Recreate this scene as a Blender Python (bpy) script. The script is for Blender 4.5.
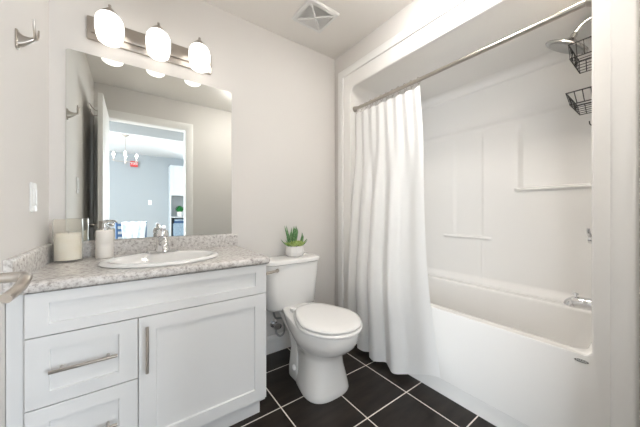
import bpy, bmesh, math, random
from mathutils import Vector, Matrix
random.seed(7)
for o in list(bpy.data.objects): bpy.data.objects.remove(o)
C = bpy.context.scene.collection
R = math.radians
PI = math.pi

# ------------------------------------------------------------------ camera, world, light, exposure
H = 1.07
cd = bpy.data.cameras.new('camera'); cam = bpy.data.objects.new('camera', cd); C.objects.link(cam)
cam.location = (0, 0, H); cam.rotation_euler = (R(90), 0, R(-35.9))
cd.sensor_width = 36; cd.lens = 258.4/640*36; cd.shift_y = -2/640; cd.clip_start = 0.02
bpy.context.scene.camera = cam
vs = bpy.context.scene.view_settings
vs.view_transform = 'Standard'; vs.look = 'None'; vs.exposure = 1.47; vs.gamma = 1; vs.use_curve_mapping = False
w = bpy.data.worlds.new('world'); bpy.context.scene.world = w; w.use_nodes = True
bg = w.node_tree.nodes['Background']; bg.inputs[0].default_value = (.75, .87, 1, 1); bg.inputs[1].default_value = 1.0

GLOBE = 0.80          # strength of the three vanity shades
DAY = 75.0           # base watts of the lamps at the added dining room windows
def area(name, loc, rot, sx, sy, watts, col):
    l = bpy.data.lights.new(name, 'AREA'); l.shape = 'RECTANGLE'; l.size = sx; l.size_y = sy; l.energy = watts; l.color = col
    o = bpy.data.objects.new(name, l); C.objects.link(o); o.location = loc; o.rotation_euler = rot; return o
area('added_daylight', (-1.25, -3.985, 1.45), (R(90), 0, 0), 1.3, 1.4, DAY*.12, (.86, .93, 1))  # lamps in unseen windows, added to light the bathroom through the door
area('added_daylight', (2.05, -3.985, 1.45), (R(90), 0, 0), 1.3, 1.4, DAY*.74, (.86, .93, 1))
area('added_daylight', (-2.385, -1.45, 1.30), (R(90), 0, R(-90)), 1.6, 2.0, DAY*1.0, (.86, .93, 1))
ROOM_FILL = 25.0  # strength of the unseen ceiling lamp added to brighten the bathroom
SHOWER_FILL = 26.0         # unseen lamp added to brighten the shower alcove          
HALL_FILL = 60.0           # unseen hall lamp added to shine in through the doorway

# room numbers
XL, YB, XT, ZC = -.335, 1.81, 1.475, 2.44
YD = 0.0; WT = .115

# ------------------------------------------------------------------ materials
def mat(name, col, rough=.5, metal=0, spec=.5, **k):
    m = bpy.data.materials.new(name); m.use_nodes = True
    b = m.node_tree.nodes['Principled BSDF']
    b.inputs['Base Color'].default_value = (*col, 1); b.inputs['Roughness'].default_value = rough
    b.inputs['Metallic'].default_value = metal; b.inputs['Specular IOR Level'].default_value = spec
    for n, v in k.items(): b.inputs[n.replace('_', ' ')].default_value = v
    return m
def N(m, t, **k):
    n = m.node_tree.nodes.new(t)
    for a, v in k.items(): setattr(n, a, v)
    return n
def L(m, a, b): m.node_tree.links.new(a, b)
def bsdf(m): return m.node_tree.nodes['Principled BSDF']
def noise_bump(m, scale=200, strength=.05, dist=.002):
    tc = N(m, 'ShaderNodeTexCoord'); n = N(m, 'ShaderNodeTexNoise'); n.inputs['Scale'].default_value = scale
    b = N(m, 'ShaderNodeBump'); b.inputs['Strength'].default_value = strength; b.inputs['Distance'].default_value = dist
    L(m, tc.outputs['Object'], n.inputs['Vector']); L(m, n.outputs['Fac'], b.inputs['Height']); L(m, b.outputs['Normal'], bsdf(m).inputs['Normal'])
    return m
def mottle(m, c0, c1, scale=6, detail=4):
    tc = N(m, 'ShaderNodeTexCoord'); n = N(m, 'ShaderNodeTexNoise'); n.inputs['Scale'].default_value = scale; n.inputs['Detail'].default_value = detail
    r = N(m, 'ShaderNodeValToRGB'); r.color_ramp.elements[0].color = (*c0, 1); r.color_ramp.elements[1].color = (*c1, 1)
    r.color_ramp.elements[0].position = .35; r.color_ramp.elements[1].position = .65
    L(m, tc.outputs['Object'], n.inputs['Vector']); L(m, n.outputs['Fac'], r.inputs['Fac']); L(m, r.outputs['Color'], bsdf(m).inputs['Base Color'])
    return m
def emit(name, col, s):
    m = mat(name, (.9, .9, .9)); b = bsdf(m)
    b.inputs['Emission Color'].default_value = (*col, 1); b.inputs['Emission Strength'].default_value = s; return m

M = {}
M['wall'] = noise_bump(mat('wall_paint', (.745, .720, .692), .75, spec=.25), 260, .04)
M['ceil'] = noise_bump(mat('ceiling_paint', (.86, .835, .80), .85, spec=.2), 180, .05)
M['trim'] = mat('trim_paint', (.87, .86, .84), .35)
M['cab'] = mat('cabinet_paint', (.76, .765, .765), .32)
M['shadow'] = mat('cabinet_core', (.35, .35, .35), .7)
M['porc'] = mat('porcelain', (.86, .855, .84), .08, Coat_Weight=.4, Coat_Roughness=.03)
M['acry'] = mat('acrylic', (.88, .865, .838), .13, Coat_Weight=.25, Coat_Roughness=.05)
M['seat'] = mat('seat_plastic', (.88, .875, .865), .18)
M['nick'] = noise_bump(mat('brushed_nickel', (.50, .46, .42), .30, 1), 400, .03)
M['chrome'] = mat('chrome', (.78, .78, .79), .07, 1)
M['mirror'] = mat('mirror_silver', (.76, .78, .76), .0, 1)
M['black'] = mat('black_wire', (.015, .014, .013), .45)
M['globe'] = emit('lit_opal_glass', (1, .95, .88), GLOBE)
M['plate'] = mat('switch_plastic', (.80, .80, .79), .4)
M['grey'] = mat('duct_shade', (.03, .03, .03), .8)  # near-black, paints the shade behind the vent slats
M['greyl'] = mat('vent_light', (.78, .78, .77), .6)
M['soap'] = noise_bump(mat('soap_ceramic', (.84, .80, .75), .45), 90, .05)
M['wax'] = mottle(mat('candle_wax', (.8, .75, .64), .5), (.93, .865, .74), (.96, .92, .83), 26)
M['pot'] = mat('pot_ceramic', (.84, .82, .80), .4)
M['soil'] = mottle(mat('soil', (.06, .04, .03), .9), (.03, .02, .015), (.10, .07, .05), 90)
M['leafl'] = mottle(mat('leaf_light', (.25, .38, .10), .5), (.28, .42, .08), (.52, .62, .24), 60)
M['leafd'] = mottle(mat('leaf_dark', (.07, .20, .06), .5), (.06, .20, .06), (.26, .42, .20), 70)
M['leafr'] = mat('leaf_tip', (.30, .20, .13), .5)
M['grave'] = mat('label_grey', (.30, .30, .29), .3, .6)
M['dark'] = mat('dark_gap', (.03, .03, .03), .8)
M['hutch'] = mat('hutch_paint', (.60, .64, .67), .5)
M['blue'] = mat('blue_paint', (.04, .10, .22), .5)
M['throw'] = mottle(mat('throw_wool', (.8, .86, .9), .9), (.55, .70, .82), (.88, .91, .94), 14)
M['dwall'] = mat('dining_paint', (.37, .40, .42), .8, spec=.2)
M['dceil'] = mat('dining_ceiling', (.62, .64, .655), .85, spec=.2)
M['red'] = mat('sign_red', (.62, .05, .05), .4)
M['white'] = mat('plain_white', (.88, .88, .88), .5)
M['basket'] = mottle(mat('grey_basket', (.22, .30, .38), .8), (.16, .24, .32), (.30, .38, .46), 40)
M['bulb'] = emit('bulb_glass', (1, .95, .86), 30)
M['hose'] = noise_bump(mat('braided_hose', (.45, .45, .45), .35, .9), 600, .4)

# glass
g = mat('clear_glass', (.95, .96, .94), .03, Transmission_Weight=1, IOR=1.15); M['glass'] = g
g = mat('frosted_glass', (.99, .975, .935), .10, Transmission_Weight=.9, IOR=1.06); M['frost'] = g
# window pane: lets daylight through
g = mat('window_glass', (.95, .97, 1), .02, Transmission_Weight=1, IOR=1.02); M['pane'] = g

def fabric():
    m = mat('curtain_cloth', (.92, .915, .905), .85, spec=.15)
    nt = m.node_tree; b = bsdf(m); tr = N(m, 'ShaderNodeBsdfTranslucent'); tr.inputs[0].default_value = (.92, .915, .905, 1)
    mx = N(m, 'ShaderNodeMixShader'); mx.inputs[0].default_value = .22
    L(m, b.outputs[0], mx.inputs[1]); L(m, tr.outputs[0], mx.inputs[2]); L(m, mx.outputs[0], nt.nodes['Material Output'].inputs[0])
    tc = N(m, 'ShaderNodeTexCoord'); wv = N(m, 'ShaderNodeTexNoise'); wv.inputs['Scale'].default_value = 500
    bp = N(m, 'ShaderNodeBump'); bp.inputs['Strength'].default_value = .12; bp.inputs['Distance'].default_value = .001
    L(m, tc.outputs['Object'], wv.inputs['Vector']); L(m, wv.outputs['Fac'], bp.inputs['Height']); L(m, bp.outputs['Normal'], b.inputs['Normal'])
    return m
M['cloth'] = fabric()

def granite():
    m = mat('granite_laminate', (.6, .56, .52), .25)
    tc = N(m, 'ShaderNodeTexCoord')
    n1 = N(m, 'ShaderNodeTexNoise'); n1.inputs['Scale'].default_value = 62; n1.inputs['Detail'].default_value = 5; n1.inputs['Roughness'].default_value = .7
    r1 = N(m, 'ShaderNodeValToRGB'); e = r1.color_ramp.elements
    e[0].position = .27; e[0].color = (.24, .20, .18, 1); e[1].position = .66; e[1].color = (.78, .755, .73, 1)
    x = e.new(.38); x.color = (.40, .37, .35, 1); x = e.new(.48); x.color = (.62, .595, .57, 1)
    v = N(m, 'ShaderNodeTexVoronoi'); v.inputs['Scale'].default_value = 150
    r2 = N(m, 'ShaderNodeValToRGB'); e = r2.color_ramp.elements
    e[0].position = .10; e[0].color = (1, 1, 1, 1); e[1].position = .16; e[1].color = (0, 0, 0, 1)
    n3 = N(m, 'ShaderNodeTexNoise'); n3.inputs['Scale'].default_value = 22
    mul = N(m, 'ShaderNodeMath', operation='MULTIPLY'); gt = N(m, 'ShaderNodeMath', operation='GREATER_THAN'); gt.inputs[1].default_value = .5
    mx = N(m, 'ShaderNodeMix', data_type='RGBA')
    for n in (n1, v, n3): L(m, tc.outputs['Object'], n.inputs['Vector'])
    L(m, n1.outputs['Fac'], r1.inputs['Fac']); L(m, v.outputs['Distance'], r2.inputs['Fac'])
    L(m, n3.outputs['Fac'], gt.inputs[0]); L(m, r2.outputs['Color'], mul.inputs[0]); L(m, gt.outputs[0], mul.inputs[1])
    L(m, mul.outputs[0], mx.inputs['Factor']); L(m, r1.outputs['Color'], mx.inputs['A']); mx.inputs['B'].default_value = (.10, .085, .08, 1)
    L(m, mx.outputs['Result'], bsdf(m).inputs['Base Color'])
    return m
M['granite'] = granite()

def tile():
    m = mat('floor_tile', (.03, .025, .022), .35, spec=.32)
    tc = N(m, 'ShaderNodeTexCoord'); sx = N(m, 'ShaderNodeSeparateXYZ'); L(m, tc.outputs['Object'], sx.inputs[0])
    masks = []; cells = []
    P = .3285; G = .0062
    for ax, off in (('X', .6545), ('Y', .9395)):
        a = N(m, 'ShaderNodeMath', operation='SUBTRACT'); a.inputs[1].default_value = off - 10*P
        d = N(m, 'ShaderNodeMath', operation='DIVIDE'); d.inputs[1].default_value = P
        fr = N(m, 'ShaderNodeMath', operation='FRACT'); fl = N(m, 'ShaderNodeMath', operation='FLOOR')
        s = N(m, 'ShaderNodeMath', operation='SUBTRACT'); s.inputs[1].default_value = .5
        ab = N(m, 'ShaderNodeMath', operation='ABSOLUTE'); gt = N(m, 'ShaderNodeMath', operation='GREATER_THAN'); gt.inputs[1].default_value = .5 - G/P/2
        L(m, sx.outputs[ax], a.inputs[0]); L(m, a.outputs[0], d.inputs[0]); L(m, d.outputs[0], fr.inputs[0]); L(m, d.outputs[0], fl.inputs[0])
        L(m, fr.outputs[0], s.inputs[0]); L(m, s.outputs[0], ab.inputs[0]); L(m, ab.outputs[0], gt.inputs[0]); masks.append(gt); cells.append(fl)
    mxm = N(m, 'ShaderNodeMath', operation='MAXIMUM'); L(m, masks[0].outputs[0], mxm.inputs[0]); L(m, masks[1].outputs[0], mxm.inputs[1])
    mp = N(m, 'ShaderNodeMapping'); mp.inputs['Scale'].default_value = (3, 14, 1); L(m, tc.outputs['Object'], mp.inputs[0])
    cb = N(m, 'ShaderNodeCombineXYZ'); L(m, cells[0].outputs[0], cb.inputs[0]); L(m, cells[1].outputs[0], cb.inputs[1])
    add = N(m, 'ShaderNodeVectorMath', operation='MULTIPLY_ADD'); add.inputs[1].default_value = (3.7, 5.3, 1); L(m, cb.outputs[0], add.inputs[0]); L(m, mp.outputs[0], add.inputs[2])
    n = N(m, 'ShaderNodeTexNoise'); n.inputs['Scale'].default_value = 1.5; n.inputs['Detail'].default_value = 6; L(m, add.outputs[0], n.inputs['Vector'])
    r = N(m, 'ShaderNodeValToRGB'); e = r.color_ramp.elements
    e[0].position = .3; e[0].color = (.010, .0075, .0058, 1); e[1].position = .75; e[1].color = (.030, .0225, .018, 1)
    L(m, n.outputs['Fac'], r.inputs['Fac'])
    mx = N(m, 'ShaderNodeMix', data_type='RGBA'); L(m, mxm.outputs[0], mx.inputs['Factor']); L(m, r.outputs['Color'], mx.inputs['A']); mx.inputs['B'].default_value = (.78, .74, .68, 1)
    L(m, mx.outputs['Result'], bsdf(m).inputs['Base Color'])
    ro = N(m, 'ShaderNodeMath', operation='MULTIPLY_ADD'); ro.inputs[1].default_value = .4; ro.inputs[2].default_value = .32; L(m, mxm.outputs[0], ro.inputs[0]); L(m, ro.outputs[0], bsdf(m).inputs['Roughness'])
    iv = N(m, 'ShaderNodeMath', operation='SUBTRACT'); iv.inputs[0].default_value = 1; L(m, mxm.outputs[0], iv.inputs[1])
    bp = N(m, 'ShaderNodeBump'); bp.inputs['Strength'].default_value = .5; bp.inputs['Distance'].default_value = .002; L(m, iv.outputs[0], bp.inputs['Height']); L(m, bp.outputs[0], bsdf(m).inputs['Normal'])
    return m
M['tile'] = tile()
def wood():
    m = mat('oak_floor', (.45, .34, .24), .4)
    tc = N(m, 'ShaderNodeTexCoord'); mp = N(m, 'ShaderNodeMapping'); mp.inputs['Scale'].default_value = (12, 1, 1)
    n = N(m, 'ShaderNodeTexNoise'); n.inputs['Scale'].default_value = 2; n.inputs['Detail'].default_value = 5
    r = N(m, 'ShaderNodeValToRGB'); r.color_ramp.elements[0].color = (.34, .25, .17, 1); r.color_ramp.elements[1].color = (.55, .44, .33, 1)
    L(m, tc.outputs['Object'], mp.inputs[0]); L(m, mp.outputs[0], n.inputs['Vector']); L(m, n.outputs['Fac'], r.inputs[0]); L(m, r.outputs[0], bsdf(m).inputs['Base Color'])
    return m
M['wood'] = wood()

# ------------------------------------------------------------------ helpers
def BM(): return bmesh.new()
def obj(name, bm, m, parent=None, loc=None, ang=35, label=None):
    bmesh.ops.recalc_face_normals(bm, faces=bm.faces)
    me = bpy.data.meshes.new(name); bm.to_mesh(me); bm.free()
    o = bpy.data.objects.new(name, me); C.objects.link(o)
    if parent is not None:
        p = parent; off = Vector((0, 0, 0))
        while p: off += p.location; p = p.parent
        me.transform(Matrix.Translation(-off)); o.parent = parent
    elif loc is not None:
        me.transform(Matrix.Translation(-Vector(loc))); o.location = loc
    me.materials.append(m if not isinstance(m, str) else M[m])
    me.shade_smooth(); me.set_sharp_from_angle(angle=R(ang))
    if label: o['label'] = label
    return o
def thing(name, label, cat, loc=(0, 0, 0), group=None):
    o = bpy.data.objects.new(name, None); C.objects.link(o); o.location = loc; o.empty_display_size = .1
    o['label'] = label; o['category'] = cat
    if group: o['group'] = group
    return o
def tag(o, label, cat, group=None):
    o['label'] = label; o['category'] = cat
    if group: o['group'] = group
    return o
def struct(o): o['kind'] = 'structure'; return o
def box(bm, x0, x1, y0, y1, z0, z1, bev=0, seg=2):
    vs = [bm.verts.new((x, y, z)) for x in (x0, x1) for y in (y0, y1) for z in (z0, z1)]
    fs = [(0, 1, 3, 2), (4, 6, 7, 5), (0, 4, 5, 1), (2, 3, 7, 6), (0, 2, 6, 4), (1, 5, 7, 3)]
    F = [bm.faces.new([vs[i] for i in f]) for f in fs]
    if bev:
        ed = list({e for f in F for e in f.edges})
        bmesh.ops.bevel(bm, geom=ed, offset=bev, segments=seg, affect='EDGES', profile=.5, clamp_overlap=True)
    return bm
def loft(bm, loops, cap0=False, cap1=False, closed=True):
    V = [[bm.verts.new(p) for p in lp] for lp in loops]
    n = len(loops[0])
    for a, b in zip(V, V[1:]):
        for i in range(n if closed else n - 1):
            j = (i + 1) % n
            bm.faces.new((a[i], a[j], b[j], b[i]))
    if cap0: bm.faces.new(V[0])
    if cap1: bm.faces.new(V[-1])
    return V
def rr(a0, a1, b0, b1, r, seg=6):
    """rounded rectangle loop in (a,b); r = radius or 4 radii (a1b1, a0b1, a0b0, a1b0)"""
    if not isinstance(r, (list, tuple)): r = [r]*4
    cs = [(a1, b1, -1, -1, 0), (a0, b1, 1, -1, 90), (a0, b0, 1, 1, 180), (a1, b0, -1, 1, 270)]
    out = []
    for (ca, cb, sa, sb, st), q in zip(cs, r):
        ox, oy = ca + sa*q, cb + sb*q
        for k in range(seg + 1):
            t = R(st + 90*k/seg); out.append((ox + q*math.cos(t), oy + q*math.sin(t)))
    return out
def smooth(pts, n=8):
    P = [Vector(p) for p in pts]; out = []
    for i in range(len(P) - 1):
        p0 = P[max(i - 1, 0)]; p1 = P[i]; p2 = P[i + 1]; p3 = P[min(i + 2, len(P) - 1)]
        for k in range(n):
            t = k/n
            out.append(.5*((2*p1) + (p2 - p0)*t + (2*p0 - 5*p1 + 4*p2 - p3)*t*t + (3*p1 - p0 - 3*p2 + p3)*t**3))
    out.append(P[-1]); return out
def tube(bm, pts, r, n=10, caps=True):
    P = [Vector(p) for p in pts]; rs = r if isinstance(r, (list, tuple)) else [r]*len(P)
    if len(rs) != len(P): rs = [rs[0] + (rs[-1] - rs[0])*i/(len(P) - 1) for i in range(len(P))]
    T = [(P[min(i + 1, len(P) - 1)] - P[max(i - 1, 0)]).normalized() for i in range(len(P))]
    u = T[0].orthogonal().normalized(); loops = []
    for i, p in enumerate(P):
        u = (u - T[i]*u.dot(T[i])).normalized(); v = T[i].cross(u)
        loops.append([p + (u*math.cos(2*PI*k/n) + v*math.sin(2*PI*k/n))*rs[i] for k in range(n)])
    loft(bm, loops, caps, caps); return bm
def lathe(bm, prof, c, n=32, ax='Z', sx=1, sy=1, cap0=True, cap1=True):
    loops = []
    for r, h in prof:
        lp = []
        for k in range(n):
            t = 2*PI*k/n; a, b = r*sx*math.cos(t), r*sy*math.sin(t)
            p = {'Z': (a, b, h), 'Y': (a, h, b), 'X': (h, a, b)}[ax]
            lp.append((c[0] + p[0], c[1] + p[1], c[2] + p[2]))
        loops.append(lp)
    loft(bm, loops, cap0, cap1); return bm
def text_mesh(name, s, size, depth, m, loc, rot, parent, label=None):
    cu = bpy.data.curves.new('letters', 'FONT'); cu.body = s; cu.size = size; cu.extrude = depth; cu.align_x = 'CENTER'; cu.align_y = 'CENTER'
    t = bpy.data.objects.new('letters', cu); C.objects.link(t)
    bpy.context.view_layer.update()
    me = bpy.data.meshes.new_from_object(t.evaluated_get(bpy.context.evaluated_depsgraph_get()))
    bpy.data.objects.remove(t); bpy.data.curves.remove(cu)
    o = bpy.data.objects.new(name, me); C.objects.link(o); me.materials.clear(); me.materials.append(m)
    p = parent; off = Vector((0, 0, 0))
    while p: off += p.location; p = p.parent
    o.parent = parent; o.location = Vector(loc) - off; o.rotation_euler = rot
    if label: o['label'] = label
    return o

# ------------------------------------------------------------------ setting: bathroom shell
XR = 2.30
b = BM(); box(b, XL - .1, XR + .05, -.0575, YB + .1, -.1, 0); struct(obj('floor', b, 'tile'))
b = BM(); box(b, XL - .1, XR + .05, YD - WT, YB + .1, ZC, ZC + .1); struct(obj('ceiling', b, 'ceil'))
b = BM(); box(b, XL - .1, XR + .05, YB, YB + .1, 0, ZC); struct(obj('wall_back', b, 'wall'))
b = BM(); box(b, XL - .1, XL, YD - WT, YB, 0, ZC); struct(obj('wall_left', b, 'wall'))
DX0, DX1, DZ = -.243, .53, 2.085      # doorway
b = BM(); box(b, XL, DX0 - .018, YD - WT, YD, 0, ZC); box(b, DX1 + .018, XR + .05, YD - WT, YD, 0, ZC); box(b, DX0 - .018, DX1 + .018, YD - WT, YD, DZ + .018, ZC)
struct(obj('wall_front', b, 'wall'))
# wall around the tub opening
TO0, TO1, TOZ = .105, 1.71, 2.245
b = BM(); box(b, XT, XT + .1, YD, TO0, 0, ZC); box(b, XT, XT + .1, TO1, YB, 0, ZC); box(b, XT, XT + .1, TO0, TO1, TOZ, ZC)
struct(obj('wall_right', b, 'wall'))
b = BM(); box(b, XR, XR + .05, YD, YB, 0, ZC); struct(obj('wall_alcove', b, 'wall'))
# casing round the tub opening : moulded frame, mitred
def casing_frame(bm, fx, y0, y1, z1, wdt, prof, z0=0.0):
    # prof: list of (s, proud) from the inner edge (s=0) to the outer edge (s=wdt)
    loops = []
    for s, pr in prof:
        loops.append([(fx - pr, y0 - s, z0), (fx - pr, y0 - s, z1 + s), (fx - pr, y1 + s, z1 + s), (fx - pr, y1 + s, z0)])
    V = loft(bm, loops, closed=False)
    return bm
prof = [(0, 0), (0, .026), (.002, .030), (.008, .033), (.052, .033), (.060, .030), (.066, .020), (.066, 0)]
b = BM(); casing_frame(b, XT, .146, 1.668, 2.208, .066, prof); struct(obj('trim_1', b, 'trim', ang=50))
# baseboards
def base_prof(bm, p0, p1, n, h=.128):
    pr = [(0, 0), (.017, 0), (.017, h*.62), (.013, h*.66), (.013, h*.80), (.009, h*.86), (.009, h*.95), (.006, h), (0, h)]
    n = Vector(n); loops = []
    for p in (p0, p1): loops.append([Vector(p) + n*d + Vector((0, 0, z)) for d, z in pr])
    loft(bm, loops, True, True); return bm
b = BM(); base_prof(b, (.55, YB, 0), (XT, YB, 0), (0, -1, 0)); struct(obj('baseboard_back', b, 'trim', ang=20))
b = BM(); base_prof(b, (XT, 1.736, 0), (XT, YB - .017, 0), (-1, 0, 0)); struct(obj('baseboard_right', b, 'trim', ang=20))
b = BM(); base_prof(b, (XL, .02, 0), (XL, 1.24, 0), (1, 0, 0)); struct(obj('baseboard_left', b, 'trim', ang=20))
b = BM(); base_prof(b, (DX1 + .098, YD, 0), (XT, YD, 0), (0, 1, 0)); struct(obj('baseboard_front', b, 'trim', ang=20))
# door frame: jamb + casing on the bathroom side
b = BM()
box(b, DX0 - .018, DX0, YD - WT, YD, 0, DZ + .018); box(b, DX1, DX1 + .018, YD - WT, YD, 0, DZ + .018); box(b, DX0, DX1, YD - WT, YD, DZ, DZ + .018)
for yy, sg in ((YD, 1), (YD - WT, -1)):
    loops = []
    for s, pr in [(.004, 0), (.004, .010), (.012, .013), (.070, .016), (.088, .011), (.088, 0)]:
        x0 = max(DX0 - s, XL + .001) ; loops.append([(x0, yy + sg*pr, 0), (x0, yy + sg*pr, DZ + s), (DX1 + s, yy + sg*pr, DZ + s), (DX1 + s, yy + sg*pr, 0)])
    loft(b, loops, closed=False)
struct(obj('trim_2', b, 'trim', ang=30))

# open door against the left wall
dx0, dx1, dy0, dy1 = -.2415, -.2065, .02, .745
b = BM(); box(b, dx0, dx1, dy0, dy1, .012, 2.075, .0015, 1)
door = struct(obj('door_1', b, 'trim', loc=(dx0, dy0, .012)))
for z0, z1 in ((.22, .92), (1.08, 1.95)):
    b = BM()
    for i in range(1):
        for xx, sg in ((dx1, 1), (dx0, -1)):
            lo = rr(dy0 + .11, dy1 - .11, z0, z1, .001, 1)
            li = rr(dy0 + .122, dy1 - .122, z0 + .012, z1 - .012, .001, 1)
            l2 = rr(dy0 + .15, dy1 - .15, z0 + .04, z1 - .04, .001, 1)
            l3 = rr(dy0 + .165, dy1 - .165, z0 + .055, z1 - .055, .001, 1)
            loft(b, [[(xx, y, z) for y, z in lo], [(xx + sg*.006, y, z) for y, z in li], [(xx + sg*.006, y, z) for y, z in l2], [(xx + sg*.002, y, z) for y, z in l3]], False, True)
    obj('panel_moulding', b, 'trim', door)
def lever(sg, face):
    ly, lz = .682, .955
    b = BM(); lathe(b, [(.030, 0), (.031, sg*.004), (.027, sg*.010), (.012, sg*.012)], (face, ly, lz), 28, 'X')
    h = obj('door_lever', b, 'nick', door, label='brushed nickel lever handle')
    b = BM()
    x1 = face + sg*.052
    tube(b, smooth([(face + sg*.010, ly, lz), (face + sg*.035, ly, lz), (x1, ly - .006, lz), (x1 + sg*.006, ly - .030, lz - .001), (x1 + sg*.004, ly - .055, lz - .010), (x1 - sg*.002, ly - .086, lz - .017)], 6), [.0090]*12 + [.0075]*8 + [.0080]*11, 14)
    obj('lever_grip', b, 'nick', h)
lever(1, dx1); lever(-1, dx0)
b = BM(); box(b, -.235, -.213, dy1 - .001, dy1 + .0015, .92, .99, .001, 1); obj('latch_plate', b, 'nick', door, label='nickel latch plate')
b = BM()
box(b, dx0 - .004, dx0 + .0005, .70, .725, 1.88, 1.935, .001, 1)
tube(b, smooth([(dx0 - .003, .712, 1.89), (dx0 - .03, .712, 1.885), (dx0 - .046, .712, 1.91), (dx0 - .05, .712, 1.935)]), .004, 8)
tube(b, smooth([(dx0 - .003, .712, 1.925), (dx0 - .03, .712, 1.94), (dx0 - .055, .712, 1.985)]), .0035, 8)
obj('robe_hook', b, 'nick', door, label='nickel robe hook on the back of the door')
for z in (.25, 1.05, 1.85):
    b = BM(); tube(b, [(dx0 - .004, .012, z - .045), (dx0 - .004, .012, z + .045)], .006, 10); obj('hinge', b, 'nick', door)

# ------------------------------------------------------------------ bathtub and surround
XF = 1.455                       # front face of the unit
oy0, oy1, oz0, oz1 = .197, 1.583, .497, 2.094
XBK = 2.22
tub = thing('bathtub', 'white one-piece bathtub and shower surround behind the curtain', 'bathtub', (XF, .9, 0))
b = BM(); S = 8
def yz(x, lp): return [(x, y, z) for y, z in lp]
fr = .06
loft(b, [yz(XT - .003, rr(.140, 1.674, .092, 2.214, .001, S)), yz(XF + .002, rr(.140, 1.674, .092, 2.214, .001, S)), yz(XF, rr(.141, 1.673, .094, 2.213, .001, S)),
         yz(XF, rr(oy0 - .008, oy1 + .008, oz0 - .008, oz1 + .008, [.066, .066, .03, .03], S)),
         yz(XF + .002, rr(oy0 - .004, oy1 + .004, oz0 - .0025, oz1 + .004, [.063, .063, .026, .026], S)),
         yz(XF + .008, rr(oy0, oy1, oz0, oz1, [.06, .06, .022, .022], S)),
         yz(XF + .012, rr(oy0, oy1, oz0, oz1, [.06, .06, .022, .022], S))])
obj('apron', b, 'acry', tub, ang=40)
b = BM(); box(b, XF + .009, XT + .02, .140, 1.674, 0, .0925, .001, 1); obj('skirt', b, 'acry', tub)
# surround walls + dome
b = BM()
def prof_open(d):
    r = max(fr - d, .004)
    p = [(oy1 - d, oz0 - .004), (oy1 - d, oz1 - d - r)]
    for k in range(1, 9): t = R(90*k/8); p.append((oy1 - d - r + r*math.cos(t), oz1 - d - r + r*math.sin(t)))
    for k in range(0, 9): t = R(90 + 90*k/8); p.append((oy0 + d + r + r*math.cos(t), oz1 - d - r + r*math.sin(t)))
    p.append((oy0 + d, oz0 - .004)); return p
cv = .055
loops = [yz(XF + .010, prof_open(0)), yz(XF + .05, prof_open(0)), yz(XBK - cv, prof_open(0))]
for k in range(1, 9):
    t = R(90*k/8); loops.append(yz(XBK - cv + cv*math.sin(t), prof_open(cv*(1 - math.cos(t)))))
loft(b, loops, closed=False)
def st(x, e0, e1): 
    t = min(max((x - e0)/(e1 - e0), 0), 1); return t*t*(3 - 2*t)
def win(x, a, c, w): return st(x, a - w, a + w)*(1 - st(x, c - w, c + w))
def hf(y, z):
    h = 0
    h += .040*win(y, .10, .655, .016)*st(z, 1.228, 1.240)*(1 - st(z, 1.55, 1.72))
    h -= .016*win(y, .10, .675, .016)*st(z, 1.208, 1.222)*(1 - st(z, 1.232, 1.242))
    h += .008*st(y, .885, .905)*(1 - st(y, 1.09, 1.13))*st(z, .868, .880)*(1 - st(z, 1.60, 1.72))
    h -= .012*win(y, .84, 1.20, .016)*st(z, .848, .858)*(1 - st(z, .866, .874))
    h -= .007*math.exp(-((z - 1.722)/.022)**2)
    h += .010*st(z, 1.70, 1.80)
    h -= .003*math.exp(-((y - .895)/.006)**2)*win(z, .54, .86, .02)
    h -= .05*(1 - st(z, .497, .56))*.6
    e = min(y - (oy0 + cv), (oy1 - cv) - y, (oz1 - cv) - z)
    return h*st(e, 0, .012)
ys = []; y = oy0 + cv
def axis(a, c, fine, coarse, step):
    out = [a]
    while out[-1] < c - 1e-6:
        x = out[-1]; s = fine if any(abs(x - f) < .035 for f in step) else coarse
        out.append(min(x + s, c))
    return out
YS = axis(oy0 + cv, oy1 - cv, .004, .02, [.26, .655, .675, .895, 1.10, .84, 1.20, oy1 - cv]); ZS = axis(oz0 - .004, oz1 - cv, .004, .025, [.50, .54, .86, 1.226, 1.70, 1.722, oz1 - cv])
G = [[b.verts.new((XBK + hf(y, z), y, z)) for z in ZS] for y in YS]
for i in range(len(YS) - 1):
    for j in range(len(ZS) - 1): b.faces.new((G[i][j], G[i + 1][j], G[i + 1][j + 1], G[i][j + 1]))
obj('surround', b, 'acry', tub, ang=60)
# rim and basin
b = BM()
def xy(z, lp): return [(x, y, z) for x, y in lp]
loops = [xy(oz0, rr(XF + .008, XBK + .03, oy0 - .004, oy1 + .004, .004, S)), xy(oz0, rr(1.505, 2.135, .208, 1.545, .06, S))]
for k in range(1, 6):
    t = R(90*k/5); loops.append(xy(oz0 - .018*(1 - math.cos(t)), rr(1.505 + .018*math.sin(t), 2.135 - .018*math.sin(t), .208 + .018*math.sin(t), 1.545 - .018*math.sin(t), .055, S)))
loops.append(xy(.30, rr(1.545, 2.095, .275, 1.46, .09, S))); loops.append(xy(.17, rr(1.565, 2.075, .295, 1.40, .09, S)))
loops.append(xy(.135, rr(1.60, 2.04, .33, 1.34, .09, S))); loops.append(xy(.125, rr(1.66, 1.995, .41, 1.26, .08, S)))
loft(b, loops, False, True); obj('basin', b, 'acry', tub, ang=40)
# maker's badge on the apron
b = BM(); lathe(b, [(.021, 0), (.021, -.0012), (.019, -.002)], (XF, .224, .472), 28, 'X', 1, .32); bd = obj('badge', b, 'grave', tub, label='small dark oval badge')
text_mesh('badge_lettering', 'MAAX', .011, .0003, M['white'], (XF - .0024, .224, .472), (R(90), 0, R(-90)), bd)
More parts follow.
